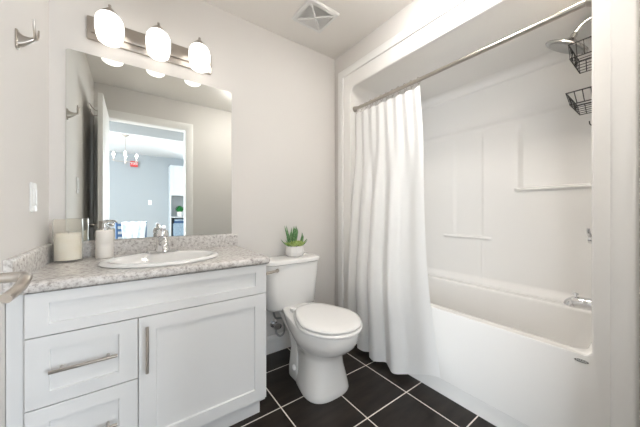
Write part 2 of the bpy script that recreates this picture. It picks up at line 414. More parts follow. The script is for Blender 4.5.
# tub spout, valve, shower head on the near end wall (y = oy0)
sx = 1.87
t = thing('tub_spout', 'chrome tub spout with diverter knob on the near end wall above the rim', 'faucet', (sx, oy0, .60))
b = BM(); lathe(b, [(.032, 0), (.032, .004), (.027, .012), (.020, .014)], (sx, oy0, .60), 24, 'Y'); obj('escutcheon', b, 'chrome', t)
b = BM(); tube(b, smooth([(sx, oy0 + .006, .60), (sx, oy0 + .06, .602), (sx, oy0 + .105, .600), (sx, oy0 + .130, .592), (sx, oy0 + .138, .576)], 6), [.029]*8 + [.028]*8 + [.024]*9, 18); obj('spout', b, 'chrome', t)
b = BM(); lathe(b, [(.005, 0), (.005, .022), (.011, .024), (.011, .034), (.005, .036)], (sx, oy0 + .112, .612), 14); obj('diverter_knob', b, 'chrome', t)
t = thing('shower_valve', 'chrome shower valve handle on the near end wall above the tub spout', 'faucet', (sx, oy0, .93))
b = BM(); lathe(b, [(.085, 0), (.085, .003), (.07, .012), (.03, .016)], (sx, oy0, .93), 36, 'Y'); obj('escutcheon', b, 'chrome', t)
b = BM(); lathe(b, [(.024, .014), (.024, .05), (.020, .066), (.010, .068)], (sx, oy0, .93), 24, 'Y'); obj('handle_hub', b, 'chrome', t)
b = BM(); tube(b, smooth([(sx, oy0 + .054, .935), (sx - .02, oy0 + .062, .96), (sx - .03, oy0 + .062, .985)]), [.010, .006], 12); obj('handle', b, 'chrome', t)
t = thing('overhead_shower', 'brushed chrome shower head on a bent arm high at the near end of the tub', 'shower', (sx, oy0, 2.03))
b = BM(); lathe(b, [(.03, 0), (.03, .004), (.014, .012)], (sx, oy0, 2.03), 24, 'Y'); obj('wall_flange', b, 'chrome', t)
b = BM(); tube(b, smooth([(sx, oy0 + .005, 2.03), (sx, oy0 + .04, 2.046), (sx, oy0 + .085, 2.035), (sx, oy0 + .115, 2.000)]), .0095, 12); obj('shower_arm', b, 'chrome', t)
b = BM()
ctr = Vector((sx, oy0 + .115, 2.000)); ax = Vector((.02, .50, -.80)).normalized(); u = ax.orthogonal().normalized(); v = ax.cross(u); loops = []
for r, h in [(.010, -.004), (.014, .006), (.014, .018), (.018, .024), (.040, .036), (.080, .052), (.096, .060), (.097, .066), (.092, .070)]:
    loops.append([ctr + ax*h + (u*math.cos(2*PI*k/32) + v*math.sin(2*PI*k/32))*r for k in range(32)])
loft(b, loops, True, True); obj('spray_head', b, mat('satin_chrome', (.50, .50, .49), .22, 1), t)
b = BM(); loops = []
for r, h in [(.078, .0695), (.076, .0735), (.02, .0745)]:
    loops.append([ctr + ax*h + (u*math.cos(2*PI*k/32) + v*math.sin(2*PI*k/32))*r for k in range(32)])
loft(b, loops, True, True); obj('spray_face', b, mat('spray_grey', (.42, .42, .41), .45, .3), t)
# wire caddy hanging from the shower arm
t = thing('shower_caddy', 'black wire two-basket shower caddy hanging below the shower head', 'caddy', (sx + .02, oy0 + .012, 1.5))
cx = sx + .02; cy0 = oy0 + .014; cy1 = oy0 + .118; cw = .115
b = BM()
tube(b, smooth([(cx - .032, cy0, 1.94), (cx - .020, oy0 + .03, 2.064), (cx - .008, oy0 + .03, 2.064), (cx + .012, cy0, 1.94)], 8), .0028, 8)
for s in (-1, 1): tube(b, [(cx - .010 + s*.022, cy0, 1.94), (cx + s*.05, cy0, 1.91), (cx + s*.05, cy0, 1.52)], .0028, 8)
tube(b, [(cx - cw, cy0, 1.94), (cx + cw, cy0, 1.94)], .0028, 8)
tube(b, smooth([(cx - .05, cy0, 1.53), (cx - .05, cy0 + .02, 1.50), (cx - .05, cy0 + .04, 1.50), (cx - .05, cy0 + .045, 1.52)]), .0022, 8)
obj('hanger_frame', b, 'black', t)
def wire_basket(z0, z1, flare):
    b = BM()
    def ring(z, d, r): tube(b, [(cx - cw - d, cy0, z), (cx + cw + d, cy0, z), (cx + cw + d, cy1 + d, z), (cx - cw - d, cy1 + d, z), (cx - cw - d, cy0, z)], r, 6)
    ring(z1, flare, .0032); ring(z0, 0, .0028)
    for k in range(7):
        x = cx - cw + 2*cw*k/6
        tube(b, [(x, cy0, z0), (x, cy1, z0), (x*1.0 + (x - cx)*flare/cw, cy1 + flare, z1)], .0019, 6)
    for k in range(1, 4):
        y = cy0 + (cy1 - cy0)*k/4
        for s in (-1, 1): tube(b, [(cx + s*cw, y, z0), (cx + s*(cw + flare), y + flare*k/4, z1)], .0019, 6)
    # leaf-shaped loop worked into the front
    for xx in (cx - .06, cx + .03):
        tube(b, smooth([(xx, cy1 + flare*.2, z0 + .01), (xx - .02, cy1 + flare*.5, (z0 + z1)/2), (xx, cy1 + flare*.8, z1 - .01), (xx + .02, cy1 + flare*.5, (z0 + z1)/2), (xx, cy1 + flare*.2, z0 + .01)], 6), .0019, 6)
    obj('basket', b, 'black', t)
wire_basket(1.835, 1.905, .004); wire_basket(1.605, 1.662, .012)

# ------------------------------------------------------------------ curtain and rod
rx, rz = 1.505, 1.925
t = thing('curtain_rod', 'straight brushed nickel shower curtain rod across the tub opening', 'curtain rod', (rx, .9, rz))
b = BM(); tube(b, [(rx, oy0 + .002, rz), (rx, oy1 - .002, rz)], .0125, 20); obj('rod', b, 'nick', t)
for yy, s in ((oy0 + .0005, 1), (oy1 - .0005, -1)):
    b = BM(); lathe(b, [(.024, 0), (.024, s*.006), (.016, s*.02), (.013, s*.022)], (rx, yy, rz), 24, 'Y'); obj('end_flange', b, 'nick', t)
cur = thing('shower_curtain', 'white fabric shower curtain gathered at the far end of the tub', 'curtain', (1.40, 1.25, .03))
NU, NV = 260, 90
b = BM(); rows = []
def foldw(u, vv):
    w = 1 - (1 - u)**1.55
    top = math.sin(2*PI*7.5*u + .6)
    big = math.sin(2*PI*4.1*w + .35 + .5*vv) + .16*math.sin(2*PI*9.1*w + 1.1)
    k = st(vv, 0, .38)
    return (1 - k)*.8*top + k*big
for j in range(NV + 1):
    vv = j/NV; row = []           # 0 top .. 1 bottom
    for i in range(NU + 1):
        uu = i/NU
        yt = 1.556 + (.972 - 1.556)*uu; yb = 1.55 + (.765 - 1.55)*uu
        y = yt + (yb - yt)*(vv**1.2)
        out_ = st(vv, .12, .80)
        xc = rx - .008 + (1.388 + .046*(1 - st(uu, 0, .35)) - rx)*out_ + .010*uu*st(vv, .5, 1)
        A = .008 + .016*st(vv, .05, .45) + .004*st(vv, .5, 1)
        x = xc - A*foldw(uu, vv)*(1 - .55*st(uu, .55, 1)*vv)
        y += .009*math.cos(2*PI*4.1*(1 - (1 - uu)**1.55) + .35)*st(vv, .1, .5)*(1 - uu)
        zb = .028 + .120*st(uu, .58, 1.0)**1.3 + .02*(1 - st(uu, 0, .3))
        zt = rz - .042 - .012*(.5 + .5*math.cos(2*PI*7.5*uu))
        z = zt + (zb - zt)*vv
        x = min(x, 1.530)
        if vv > .72: x = min(x, XF - .012 + (.06*(1 - st(vv, .72, .78))))
        row.append(b.verts.new((x, y, z)))
    rows.append(row)
for j in range(NV):
    for i in range(NU): b.faces.new((rows[j][i], rows[j][i + 1], rows[j + 1][i + 1], rows[j + 1][i]))
cl = obj('cloth', b, 'cloth', cur, ang=80)
for k in range(12):
    y = 1.555 - (1.555 - .985)*k/11; b = BM()
    pts = [(rx - .002 + .0185*math.cos(a), y, rz - .004 + .021*math.sin(a)) for a in [2*PI*q/18 for q in range(19)]]
    tube(b, pts, .0016, 6); tube(b, smooth([(rx, y, rz - .024), (rx - .004, y, rz - .036), (rx - .010, y, rz - .050)], 4), .0016, 6)
    obj('ring', b, 'nick', cur)

# ------------------------------------------------------------------ vanity cabinet
VX0, VX1, VY, VZ = -.291, .566, 1.278, .797
van = thing('vanity_cabinet', 'white shaker vanity cabinet under the granite counter', 'cabinet', ((VX0 + VX1)/2, 1.5, 0))
b = BM()
T = .016
box(b, VX0, VX0 + T, VY, YB - .004, .08, VZ); box(b, VX1 - T, VX1, VY, YB - .004, .08, VZ)
box(b, VX0 + T, VX1 - T, VY, YB - .004, .08, .096)
box(b, VX0 + T, VX1 - T, YB - .010, YB - .004, .096, VZ)
box(b, VX0 + T, VX1 - T, VY, VY + .015, .625, .655); box(b, VX0 + T, VX1 - T, VY, VY + .015, VZ - .02, VZ); box(b, .008, .026, VY, VY + .015, .096, .625); box(b, VX0 + T, .008, VY, VY + .015, .39, .41)
obj('body', b, 'cab', van)
b = BM(); box(b, XL + .002, VX0 - .0005, VY - .004, VY + .014, .0, VZ); obj('filler_strip', b, 'cab', van)
b = BM(); box(b, VX0 + .018, .548, 1.306, YB - .02, 0, .0795); obj('toe_kick', b, 'cab', van)
def shaker(name, x0, x1, z0, z1, st_, rl):
    b = BM(); f = VY - .0185; S1 = 1
    o1 = rr(x0, x1, z0, z1, .0008, 1); o2 = rr(x0 + .001, x1 - .001, z0 + .001, z1 - .001, .0006, 1)
    i1 = rr(x0 + st_, x1 - st_, z0 + rl, z1 - rl, .0006, 1); i2 = rr(x0 + st_ + .002, x1 - st_ - .002, z0 + rl + .002, z1 - rl - .002, .0005, 1)
    q = lambda lp, y: [(a, y, c) for a, c in lp]
    loft(b, [q(o1, VY - .0005), q(o1, f + .001), q(o2, f), q(i1, f), q(i2, f + .009)], True, True)
    return obj(name, b, 'cab', van, ang=20)
gp = .0018
ff = shaker('false_front', VX0 + .001, VX1 - .001, .646 + gp, VZ - .001, .056, .038)
d1 = shaker('drawer', VX0 + .001, .017 - gp, .405 + gp, .646 - gp, .058, .046)
d2 = shaker('drawer', VX0 + .001, .017 - gp, .100, .405 - gp, .058, .052)
dr = shaker('door', .017 + gp, VX1 - .001, .100, .646 - gp, .060, .058)
def pull(parent, p0, p1, inset):
    p0, p1 = Vector(p0), Vector(p1); d = (p1 - p0).normalized(); b = BM()
    tube(b, [p0, p1], .0058, 16)
    for q in (p0 + d*inset, p1 - d*inset): tube(b, [q, q + Vector((0, VY - .019 - q.y, 0))], .005, 12)
    obj('handle', b, 'nick', parent, label='brushed nickel bar handle')
hy = VY - .019 - .028
pull(d1, (-.229, hy, .530), (-.047, hy, .530), .028)
pull(d2, (-.229, hy, .272), (-.047, hy, .272), .028)
pull(dr, (.046, hy, .428), (.046, hy, .611), .028)

# ------------------------------------------------------------------ countertop with splashes
CX1, CY0, CZ = .592, 1.248, .832
SC = (.128, 1.497)     # sink centre
ctr_ = thing('countertop', 'beige and grey speckled granite-look countertop on the white vanity', 'countertop', (.12, 1.5, VZ))
b = BM(); S = 8
def ctop(d, z, r): return [(x, y, z) for x, y in rr(XL + .001 + 0*d, CX1 - d, CY0 + d, YB - .001, [.001, .001, .001, r], S)]
def ell(rx_, ry_, z, n, cx=SC[0], cy=SC[1]):
    # sampled to line up with rr ordering (starts at +x,+y corner going counter-clockwise)
    out = []; 
    for k in range(n): 
        t = R(22.5) + 2*PI*k/n; out.append((cx + rx_*math.cos(t), cy + ry_*math.sin(t), z))
    return out
rb = .010
loops = [ctop(.012, VZ + .001, .02), ctop(.004, VZ + .001, .028)]
for k in range(0, 9):
    t = R(-90 + 180*k/8); loops.append(ctop(rb*(1 - math.cos(t)), (VZ + CZ + .001)/2 + ((CZ - VZ - .001)/2)*math.sin(t), .03))
n = 4*(S + 1)
loops.append(ell(.212, .172, CZ, n)); loops.append(ell(.212, .172, VZ + .001, n))
loft(b, loops, False, False); obj('slab', b, 'granite', ctr_, ang=50)
def splash(bm, p0, p1, n_, h, th=.020):
    pr = [(0, 0), (th, 0), (th, h - .010), (th - .002, h - .004), (th - .006, h - .001), (th - .010, h), (0, h)]
    n_ = Vector(n_); loft(bm, [[Vector(p) + n_*d + Vector((0, 0, z)) for d, z in pr] for p in (p0, p1)], True, True)
b = BM(); splash(b, (XL + .001, YB - .001, CZ), (.588, YB - .001, CZ), (0, -1, 0), .084); obj('backsplash', b, 'granite', ctr_, ang=50)
b = BM(); splash(b, (XL + .001, CY0 + .006, CZ), (XL + .001, YB - .0215, CZ), (1, 0, 0), .084); obj('sidesplash', b, 'granite', ctr_, ang=50)

# ------------------------------------------------------------------ sink, faucet
t = thing('sink', 'oval white drop-in sink set in the speckled counter', 'sink', (*SC, CZ))
b = BM(); n = 64
def el(rx_, ry_, z, dy=0): return [(SC[0] + rx_*math.cos(2*PI*k/n), SC[1] + dy + ry_*math.sin(2*PI*k/n), z) for k in range(n)]
z = CZ
loft(b, [el(.208, .168, z - .004), el(.251, .198, z + .0005), el(.255, .202, z + .006), el(.252, .199, z + .012), el(.243, .190, z + .016), el(.222, .168, z + .016, -.004), el(.212, .152, z + .012, -.018), el(.206, .145, z + .002, -.022),
         el(.180, .130, z - .04, -.022), el(.155, .108, z - .085, -.020), el(.115, .078, z - .118, -.016), el(.06, .042, z - .133, -.012), el(.024, .024, z - .136, -.010)], False, True)
obj('basin', b, 'porc', t, ang=60)
b = BM(); lathe(b, [(.022, 0), (.022, .002), (.016, .003), (.012, .001)], (SC[0], SC[1] - .010, z - .1358), 24); obj('drain', b, 'chrome', t, label='chrome drain')
fx, fy, fz = .132, 1.662, CZ + .0155
t = thing('faucet', 'chrome single-lever faucet at the back of the oval sink', 'faucet', (fx, fy, fz))
b = BM(); loft(b, [[(x, y, fz + h) for x, y in rr(fx - .078 + d, fx + .078 - d, fy - .026 + d, fy + .026 - d, .0255 - d, 8)] for h, d in ((0, 0), (.006, 0), (.011, .005), (.012, .012))], True, True); obj('base_plate', b, 'chrome', t)
b = BM(); lathe(b, [(.042, .008), (.036, .018), (.030, .04), (.028, .066), (.029, .080), (.024, .086)], (fx, fy, fz), 28); obj('body', b, 'chrome', t)
b = BM(); tube(b, smooth([(fx, fy - .008, fz + .045), (fx, fy - .05, fz + .066), (fx, fy - .09, fz + .066), (fx, fy - .112, fz + .052), (fx, fy - .116, fz + .044)], 6), [.022]*8 + [.018]*8 + [.014]*9, 18); obj('spout', b, 'chrome', t)
b = BM(); lathe(b, [(.026, .085), (.030, .090), (.030, .106), (.024, .120), (.010, .127)], (fx, fy, fz), 28)
tube(b, smooth([(fx, fy + .004, fz + .110), (fx, fy - .025, fz + .130), (fx, fy - .070, fz + .142)], 6), [.016, .010], 14); obj('handle', b, 'chrome', t)
b = BM(); tube(b, [(fx, fy + .034, fz + .004), (fx, fy + .034, fz + .045)], .0025, 8); lathe(b, [(.002, .044), (.006, .046), (.006, .054), (.003, .057)], (fx, fy + .034, fz), 12); obj('lift_rod', b, 'chrome', t)

# soap dispenser
px, py = -.118, 1.725
t = thing('soap_dispenser', 'cream ceramic soap dispenser with chrome pump beside the sink', 'soap dispenser', (px, py, CZ))
b = BM(); lathe(b, [(.033, 0), (.036, .004), (.036, .066), (.0354, .068), (.0354, .070), (.036, .072), (.036, .136), (.033, .141), (.014, .1425)], (px, py, CZ + .0005), 36); obj('bottle', b, 'soap', t)
b = BM(); lathe(b, [(.015, .141), (.015, .152), (.011, .156), (.006, .157), (.005, .175), (.010, .177), (.011, .190), (.006, .193)], (px, py, CZ), 20)
tube(b, smooth([(px, py, CZ + .184), (px + .028, py - .022, CZ + .186), (px + .040, py - .032, CZ + .176)], 5), [.0055, .004], 10); obj('pump', b, 'chrome', t, label='chrome pump')
# candle in a glass
px, py = -.250, 1.705
t = thing('candle_jar', 'cream pillar candle in a wide clear glass jar at the left end of the counter', 'candle', (px, py, CZ))
rj = .053
b = BM(); lathe(b, [(.0, .0005), (rj - .006, .0005), (rj, .006), (rj, .2), (rj - .0015, .2015), (rj - .003, .2), (rj - .003, .010), (rj - .010, .007), (0.0005, .007)], (px, py, CZ), 48, cap0=False, cap1=True); obj('jar', b, 'frost', t, label='frosted glass jar')
b = BM(); lathe(b, [(rj - .010, .0075), (rj - .0055, .010), (rj - .0055, .130), (rj - .008, .135), (.02, .131), (.004, .131)], (px, py, CZ), 40); cn = obj('candle', b, 'wax', t)
b = BM(); tube(b, [(px, py, CZ + .130), (px + .001, py, CZ + .140)], .0012, 6); obj('wick', b, 'dark', cn)

# ------------------------------------------------------------------ mirror and vanity light
b = BM(); mx0, mx1, mz0, mz1 = -.274, .553, CZ + .086, 1.895
mloop = lambda d, y: [(x, y, z) for x, z in rr(mx0 + d, mx1 - d, mz0 + d, mz1 - d, [.022 - d, .012 - d, .004, .004], 8)]
mir = obj('mirror', None or (lambda bb: (loft(bb, [mloop(0, YB - .0005), mloop(0, YB - .005), mloop(.0015, YB - .0062)], True, True), bb)[1])(b), 'mirror', loc=((mx0 + mx1)/2, YB - .003, mz0), ang=10)
tag(mir, 'frameless wall mirror with rounded top corners above the sink', 'mirror')
lx0, lx1, lz0, lz1 = -.194, .418, 1.972, 2.090
t = thing('vanity_light', 'nickel bar light with three lit opal globes above the mirror', 'light fixture', ((lx0 + lx1)/2, YB - .001, lz0))
b = BM(); box(b, lx0, lx1, YB - .018, YB - .001, lz0, lz1, .003, 2); obj('back_plate', b, 'nick', t)
b = BM(); box(b, lx0 + .016, lx1 - .016, YB - .032, YB - .0185, lz0 + .032, lz1 - .032, .004, 2); obj('raised_bar', b, 'nick', t)
for k in range(3):
    gx, gy, gz = -.096 + .2115*k, 1.695, 2.002
    b = BM(); tube(b, smooth([(gx, YB - .03, 2.04), (gx, 1.745, 2.05), (gx, 1.712, 2.085), (gx, gy, 2.092)], 5), .007, 10); lathe(b, [(.016, 0), (.016, -.006), (.008, -.010)], (gx, YB - .032, 2.04), 16, 'Y'); obj('arm', b, 'nick', t)
    b = BM(); lathe(b, [(.036, .069), (.034, .077), (.014, .098), (.007, .106), (.005, .110), (.007, .114), (.006, .120), (.002, .123)], (gx, gy, gz), 24); obj('cap', b, 'nick', t)
    b = BM(); lathe(b, [(.022, -.077), (.038, -.0745), (.048, -.066), (.0545, -.046), (.0595, -.012), (.060, .018), (.0565, .042), (.047, .060), (.034, .071), (.020, .075)], (gx, gy, gz), 36); obj('glass_shade', b, 'globe', t, label='lit white glass globe')

# ------------------------------------------------------------------ wall hook, switches
hyk, hz = 1.37, 1.68
t = thing('wall_hook', 'brushed nickel double robe hook high on the left wall', 'hook', (XL, hyk, hz))
b = BM()
loft(b, [[(XL + .0005 + h, y, z) for y, z in rr(hyk - .014 + d, hyk + .014 - d, hz - .034 + d, hz + .034 - d, .008, 5)] for h, d in ((0, 0), (.004, 0), (.007, .003))], True, True); obj('plate', b, 'nick', t)
b = BM()
loops = []
for h, yc_, hw_, z0_, z1_ in ((.006, 0, .012, -.026, .026), (.018, 0, .011, -.020, .018), (.034, -.002, .009, -.006, .016), (.046, -.004, .007, .006, .019), (.052, -.004, .004, .011, .018)):
    loops.append([(XL + h, hyk + yc_ + y, hz + z) for y, z in rr(-hw_, hw_, z0_, z1_, min(hw_, (z1_ - z0_)/2)*.9, 4)])
loft(b, loops, True, True); obj('bracket', b, 'nick', t)
b = BM()
for yt_, zt_ in ((-.040, .066), (.020, .060)):
    tube(b, smooth([(XL + .044, hyk - .004, hz + .012), (XL + .050, hyk - .004 + yt_*.35, hz + .018), (XL + .051, hyk + yt_*.8, hz + .036), (XL + .052, hyk + yt_, hz + zt_)], 6), [.0055, .0030], 12)
obj('prongs', b, 'nick', t)
def switch(name, label, sy, sz, x, ax='x', sg=1, mt='plate'):
    base = (x, sy, sz) if ax == 'x' else (sy, x, sz)
    t = thing(name, label, 'switch', base)
    def tr(lp, d): return [((x + sg*d, a, c) if ax == 'x' else (a, x + sg*d, c)) for a, c in lp]
    b = BM(); loft(b, [tr(rr(sy - .036 + q, sy + .036 - q, sz - .060 + q, sz + .060 - q, .005, 4), d) for d, q in ((.0005, 0), (.004, 0), (.0065, .003))], True, True); obj('plate', b, 'plate', t)
    b = BM(); loft(b, [tr(rr(sy - .017 + q, sy + .017 - q, sz - .034 + q, sz + .034 - q, .003, 3), d) for d, q in ((.006, 0), (.0105, 0), (.0115, .002))], True, True); obj('rocker', b, 'plate', t)
switch('light_switch', 'white rocker light switch on the left wall above the counter end', 1.552, 1.128, XL)
switch('light_switch', 'white rocker light switch on the left wall seen only in the mirror', 1.015, 1.262, XL)

# ------------------------------------------------------------------ ceiling exhaust grille
vx0, vx1, vy0, vy1 = .908, 1.160, 1.368, 1.602
t = thing('exhaust_grille', 'square white exhaust fan grille with four slatted triangles on the ceiling', 'vent', ((vx0 + vx1)/2, (vy0 + vy1)/2, ZC))
q = lambda d, z: [(x, y, z) for x, y in rr(vx0 + d, vx1 - d, vy0 + d, vy1 - d, .006, 3)]
b = BM(); loft(b, [q(0, ZC - .0005), q(0, ZC - .006), q(.006, ZC - .014), q(.026, ZC - .016), q(.028, ZC - .010)], False, True); obj('frame', b, 'plate', t)
vcx, vcy = (vx0 + vx1)/2, (vy0 + vy1)/2; a_ = (vx1 - vx0)/2 - .028; c_ = (vy1 - vy0)/2 - .028
b = BM()
for sx_, sy_ in ((1, 1), (1, -1)): 
    p0 = Vector((vcx - sx_*a_, vcy - sy_*c_, ZC - .014)); p1 = Vector((vcx + sx_*a_, vcy + sy_*c_, ZC - .014)); dd = (p1 - p0).normalized(); nn = Vector((-dd.y, dd.x, 0))*.007
    lp = lambda p: [p + nn + Vector((0, 0, .003)), p + nn*.6 + Vector((0, 0, -.004)), p - nn*.6 + Vector((0, 0, -.004)), p - nn + Vector((0, 0, .003))]
    loft(b, [lp(p0), lp(p1)], True, True)
obj('cross_bar', b, 'plate', t)
for qi, (dx_, dy_) in enumerate(((0, 1), (0, -1), (1, 0), (-1, 0))):
    b = BM(); nsl = 12
    for k in range(1, nsl):
        f_ = k/nsl
        if dx_ == 0:
            hw = a_*f_ - .010
            if hw < .006: continue
            lp = lambda x: [(x, vcy + dy_*(c_*f_ + o_), ZC + z_) for o_, z_ in ((-.003, -.0095), (-.0018, -.0095), (.0042, -.0150), (.0030, -.0150))]
            loft(b, [lp(vcx - hw), lp(vcx + hw)], True, True)
        else:
            hw = c_*f_ - .010
            if hw < .006: continue
            lp = lambda y: [(vcx + dx_*(a_*f_ + o_), y, ZC + z_) for o_, z_ in ((-.003, -.0095), (-.0018, -.0095), (.0042, -.0150), (.0030, -.0150))]
            loft(b, [lp(vcy - hw), lp(vcy + hw)], True, True)
    obj('slats', b, 'greyl' , t)
b = BM()
box(b, vcx - a_, vcx + a_, vcy - c_, vcy + c_, ZC - .0098, ZC - .0092); obj('backing', b, 'grey', t, label='dark sheet behind the slats with the shade of the duct in its colour')  # thin sheet coloured near-black in place of the duct's shade

# ------------------------------------------------------------------ ceiling lamps added out of view to brighten the bathroom
def fill_light(lx, ly, r, s, label):
    t = thing('added_ceiling_light', label, 'light fixture', (lx, ly, ZC))
    b = BM(); lathe(b, [(r + .012, -.0005), (r + .012, -.022), (r + .004, -.026), (r, -.024)], (lx, ly, ZC), 40); obj('base_ring', b, 'nick', t)
    b = BM(); lathe(b, [(r, -.0245), (r*.97, -.040), (r*.75, -.062), (r*.4, -.075), (r*.05, -.079)], (lx, ly, ZC), 40)
    obj('diffuser', b, emit('fill_diffuser', (1, .955, .90), s), t)
fill_light(1.07, .64, .13, ROOM_FILL, 'round flush ceiling lamp added out of view near the tub to brighten the bathroom')
fill_light(.15, -.86, .16, HALL_FILL, 'round flush ceiling lamp added out of view in the hall to light the bathroom')

t = thing('added_shower_light', 'small recessed lamp added out of view in the shower ceiling to brighten the alcove', 'light fixture', (1.60, .275, oz1))  # unseen lamp, put in to lift the dark tub alcove
b = BM(); lathe(b, [(.075, -.0002), (.075, -.004), (.058, -.008), (.054, -.003), (.054, -.0005)], (1.60, .275, oz1), 36, cap0=False, cap1=False); obj('trim_ring', b, 'white', t)
b = BM(); lathe(b, [(.0545, -.0005), (.0545, -.0028), (.03, -.0032)], (1.60, .275, oz1), 36); obj('lens', b, emit('fill_lens', (1, .86, .72), SHOWER_FILL), t)

# ------------------------------------------------------------------ toilet
TX = .945
toi = thing('toilet', 'white two-piece toilet with closed lid between vanity and curtain', 'toilet', (TX, 1.4, 0))
def egg(yf, yb, hw, kb, z, n=48, p=2.0, pos=.45, fe=1.0):
    out = []; yc = yf + (yb - yf)*pos
    for k in range(n):
        t = 2*PI*k/n - PI/2; s_, c_ = math.sin(t), math.cos(t)
        if s_ < 0:
            x = hw*math.copysign(abs(c_)**fe, c_); y = yc - (yc - yf)*abs(s_)**fe
        else:
            e = .62
            cc = math.copysign(abs(c_)**e, c_); ss = s_**e
            x = hw*cc*(1 - (1 - kb)*ss); y = yc + (yb - yc)*ss
        out.append((TX + x, y, z))
    return out
b = BM()
loft(b, [egg(1.142, 1.52, .145, .70, 0.0, pos=.34, fe=.72), egg(1.138, 1.52, .147, .70, .012, pos=.34, fe=.72), egg(1.142, 1.515, .142, .70, .035, pos=.34, fe=.72), egg(1.152, 1.51, .132, .72, .09, pos=.35, fe=.74), egg(1.162, 1.51, .121, .74, .15, pos=.36, fe=.80), egg(1.160, 1.52, .118, .74, .205, pos=.38, fe=.86), egg(1.148, 1.54, .122, .70, .235, pos=.41, fe=.92), egg(1.115, 1.57, .139, .66, .258, pos=.42, fe=.97),
         egg(1.070, 1.60, .160, .60, .285, pos=.43), egg(1.040, 1.635, .175, .57, .315, pos=.43), egg(1.024, 1.67, .182, .56, .345, pos=.42), egg(1.020, 1.69, .183, .56, .375, pos=.41),
         egg(1.020, 1.70, .184, .56, .392, pos=.40), egg(1.026, 1.69, .180, .56, .400, pos=.40), egg(1.06, 1.66, .15, .56, .401, pos=.40)], True, True)
obj('bowl', b, 'porc', toi, ang=60)
# broad rear pedestal with bolt caps
b = BM(); loft(b, [[(TX + x, y, z) for x, y in rr(-hw, hw, y0, y1, .04, 8)] for hw, y0, y1, z in ((.114, 1.36, 1.515, 0), (.118, 1.355, 1.52, .012), (.117, 1.36, 1.52, .06), (.112, 1.37, 1.515, .12), (.100, 1.39, 1.52, .19), (.098, 1.39, 1.55, .25), (.104, 1.37, 1.62, .31), (.108, 1.36, 1.70, .37))], True, True)
obj('pedestal', b, 'porc', toi, ang=60)
for s in (-1, 1):
    b = BM(); lathe(b, [(.019, 0), (.0185, s*.008), (.013, s*.015), (.004, s*.018)], (TX + s*.113, 1.425, .080), 20, 'X'); obj('bolt_cap', b, 'seat', toi)
# tank
b = BM()
def tk(z, hw, y0, y1, r=.060): return [(x, y, z) for x, y in rr(TX - hw, TX + hw, y0, y1, [.012, .012, r, r], 8)]
loft(b, [tk(.374, .172, 1.630, 1.775), tk(.380, .188, 1.612, 1.780), tk(.40, .196, 1.604, 1.784), tk(.56, .209, 1.598, 1.786), tk(.685, .219, 1.593, 1.787), tk(.697, .220, 1.593, 1.787)], True, True)
obj('tank', b, 'porc', toi, ang=50)
b = BM(); loft(b, [tk(.698, .226, 1.588, 1.790, .075), tk(.704, .235, 1.578, 1.794, .085), tk(.720, .236, 1.577, 1.794, .085), tk(.728, .232, 1.582, 1.793, .080), tk(.733, .212, 1.598, 1.788, .070), tk(.735, .15, 1.65, 1.76, .03)], True, True)
obj('tank_lid', b, 'porc', toi, ang=50)
b = BM(); lathe(b, [(.013, 0), (.013, -.006), (.009, -.014)], (TX - .150, 1.594, .668), 18, 'Y'); tube(b, smooth([(TX - .150, 1.584, .668), (TX - .18, 1.577, .668), (TX - .240, 1.573, .664)], 5), [.0065, .0095], 12); obj('flush_lever', b, 'nick', toi, label='nickel flush lever')
# seat, lid
b = BM(); pz = .40
loft(b, [egg(1.016, 1.485, .186, .62, pz + .002, pos=.47), egg(1.007, 1.49, .192, .62, pz + .007, pos=.47), egg(1.006, 1.49, .193, .62, pz + .014, pos=.47), egg(1.009, 1.487, .191, .62, pz + .020, pos=.47), egg(1.016, 1.48, .186, .62, pz + .022, pos=.47)], True, True); obj('seat', b, 'seat', toi, ang=50)
b = BM()
loft(b, [egg(1.028, 1.475, .176, .60, pz + .0225, pos=.47), egg(1.024, 1.478, .180, .60, pz + .0265, pos=.47), egg(1.015, 1.480, .186, .60, pz + .028, pos=.47), egg(1.013, 1.480, .188, .60, pz + .033, pos=.47), egg(1.017, 1.478, .185, .60, pz + .039, pos=.47), egg(1.032, 1.47, .172, .60, pz + .044, pos=.47), egg(1.08, 1.44, .135, .60, pz + .047, pos=.47), egg(1.16, 1.38, .07, .60, pz + .0485, pos=.47)], True, True); obj('lid', b, 'seat', toi, ang=60)
for s in (-1, 1):
    b = BM(); box(b, TX + s*.075 - .018, TX + s*.075 + .018, 1.487, 1.525, pz + .001, pz + .026, .006, 3); obj('hinge', b, 'seat', toi)
# water supply: valve on the wall and braided hose
t = thing('supply_valve', 'chrome shut-off valve with looped braided hose under the toilet tank', 'valve', (.872, YB, .215))
vx, vz = .872, .215
b = BM(); lathe(b, [(.030, -.0005), (.030, -.004), (.012, -.008)], (vx, YB, vz), 24, 'Y'); obj('escutcheon', b, 'chrome', t)
b = BM(); tube(b, [(vx, YB - .006, vz), (vx, YB - .055, vz)], .0095, 14); tube(b, [(vx, YB - .05, vz - .02), (vx, YB - .05, vz + .018)], .008, 12); obj('valve_body', b, 'chrome', t)
b = BM(); lathe(b, [(.006, -.054), (.008, -.062), (.031, -.064), (.033, -.070), (.031, -.076), (.008, -.078)], (vx, YB, vz), 24, 'Y', 1, .65); obj('handle', b, 'chrome', t)
b = BM(); tube(b, smooth([(vx, YB - .05, vz - .018), (vx - .005, YB - .055, vz - .05), (vx + .018, YB - .07, vz - .075), (vx + .045, YB - .085, vz - .045), (vx + .028, YB - .10, vz + .06), (vx - .035, 1.70, .30), (TX - .135, 1.69, .358)], 8), .0070, 12); obj('hose', b, 'hose', t, label='braided steel hose')
b = BM(); lathe(b, [(.013, 0), (.015, .004), (.015, .014), (.012, .016)], (TX - .135, 1.69, .358), 12); obj('coupling', b, 'seat', t, label='white plastic coupling nut')

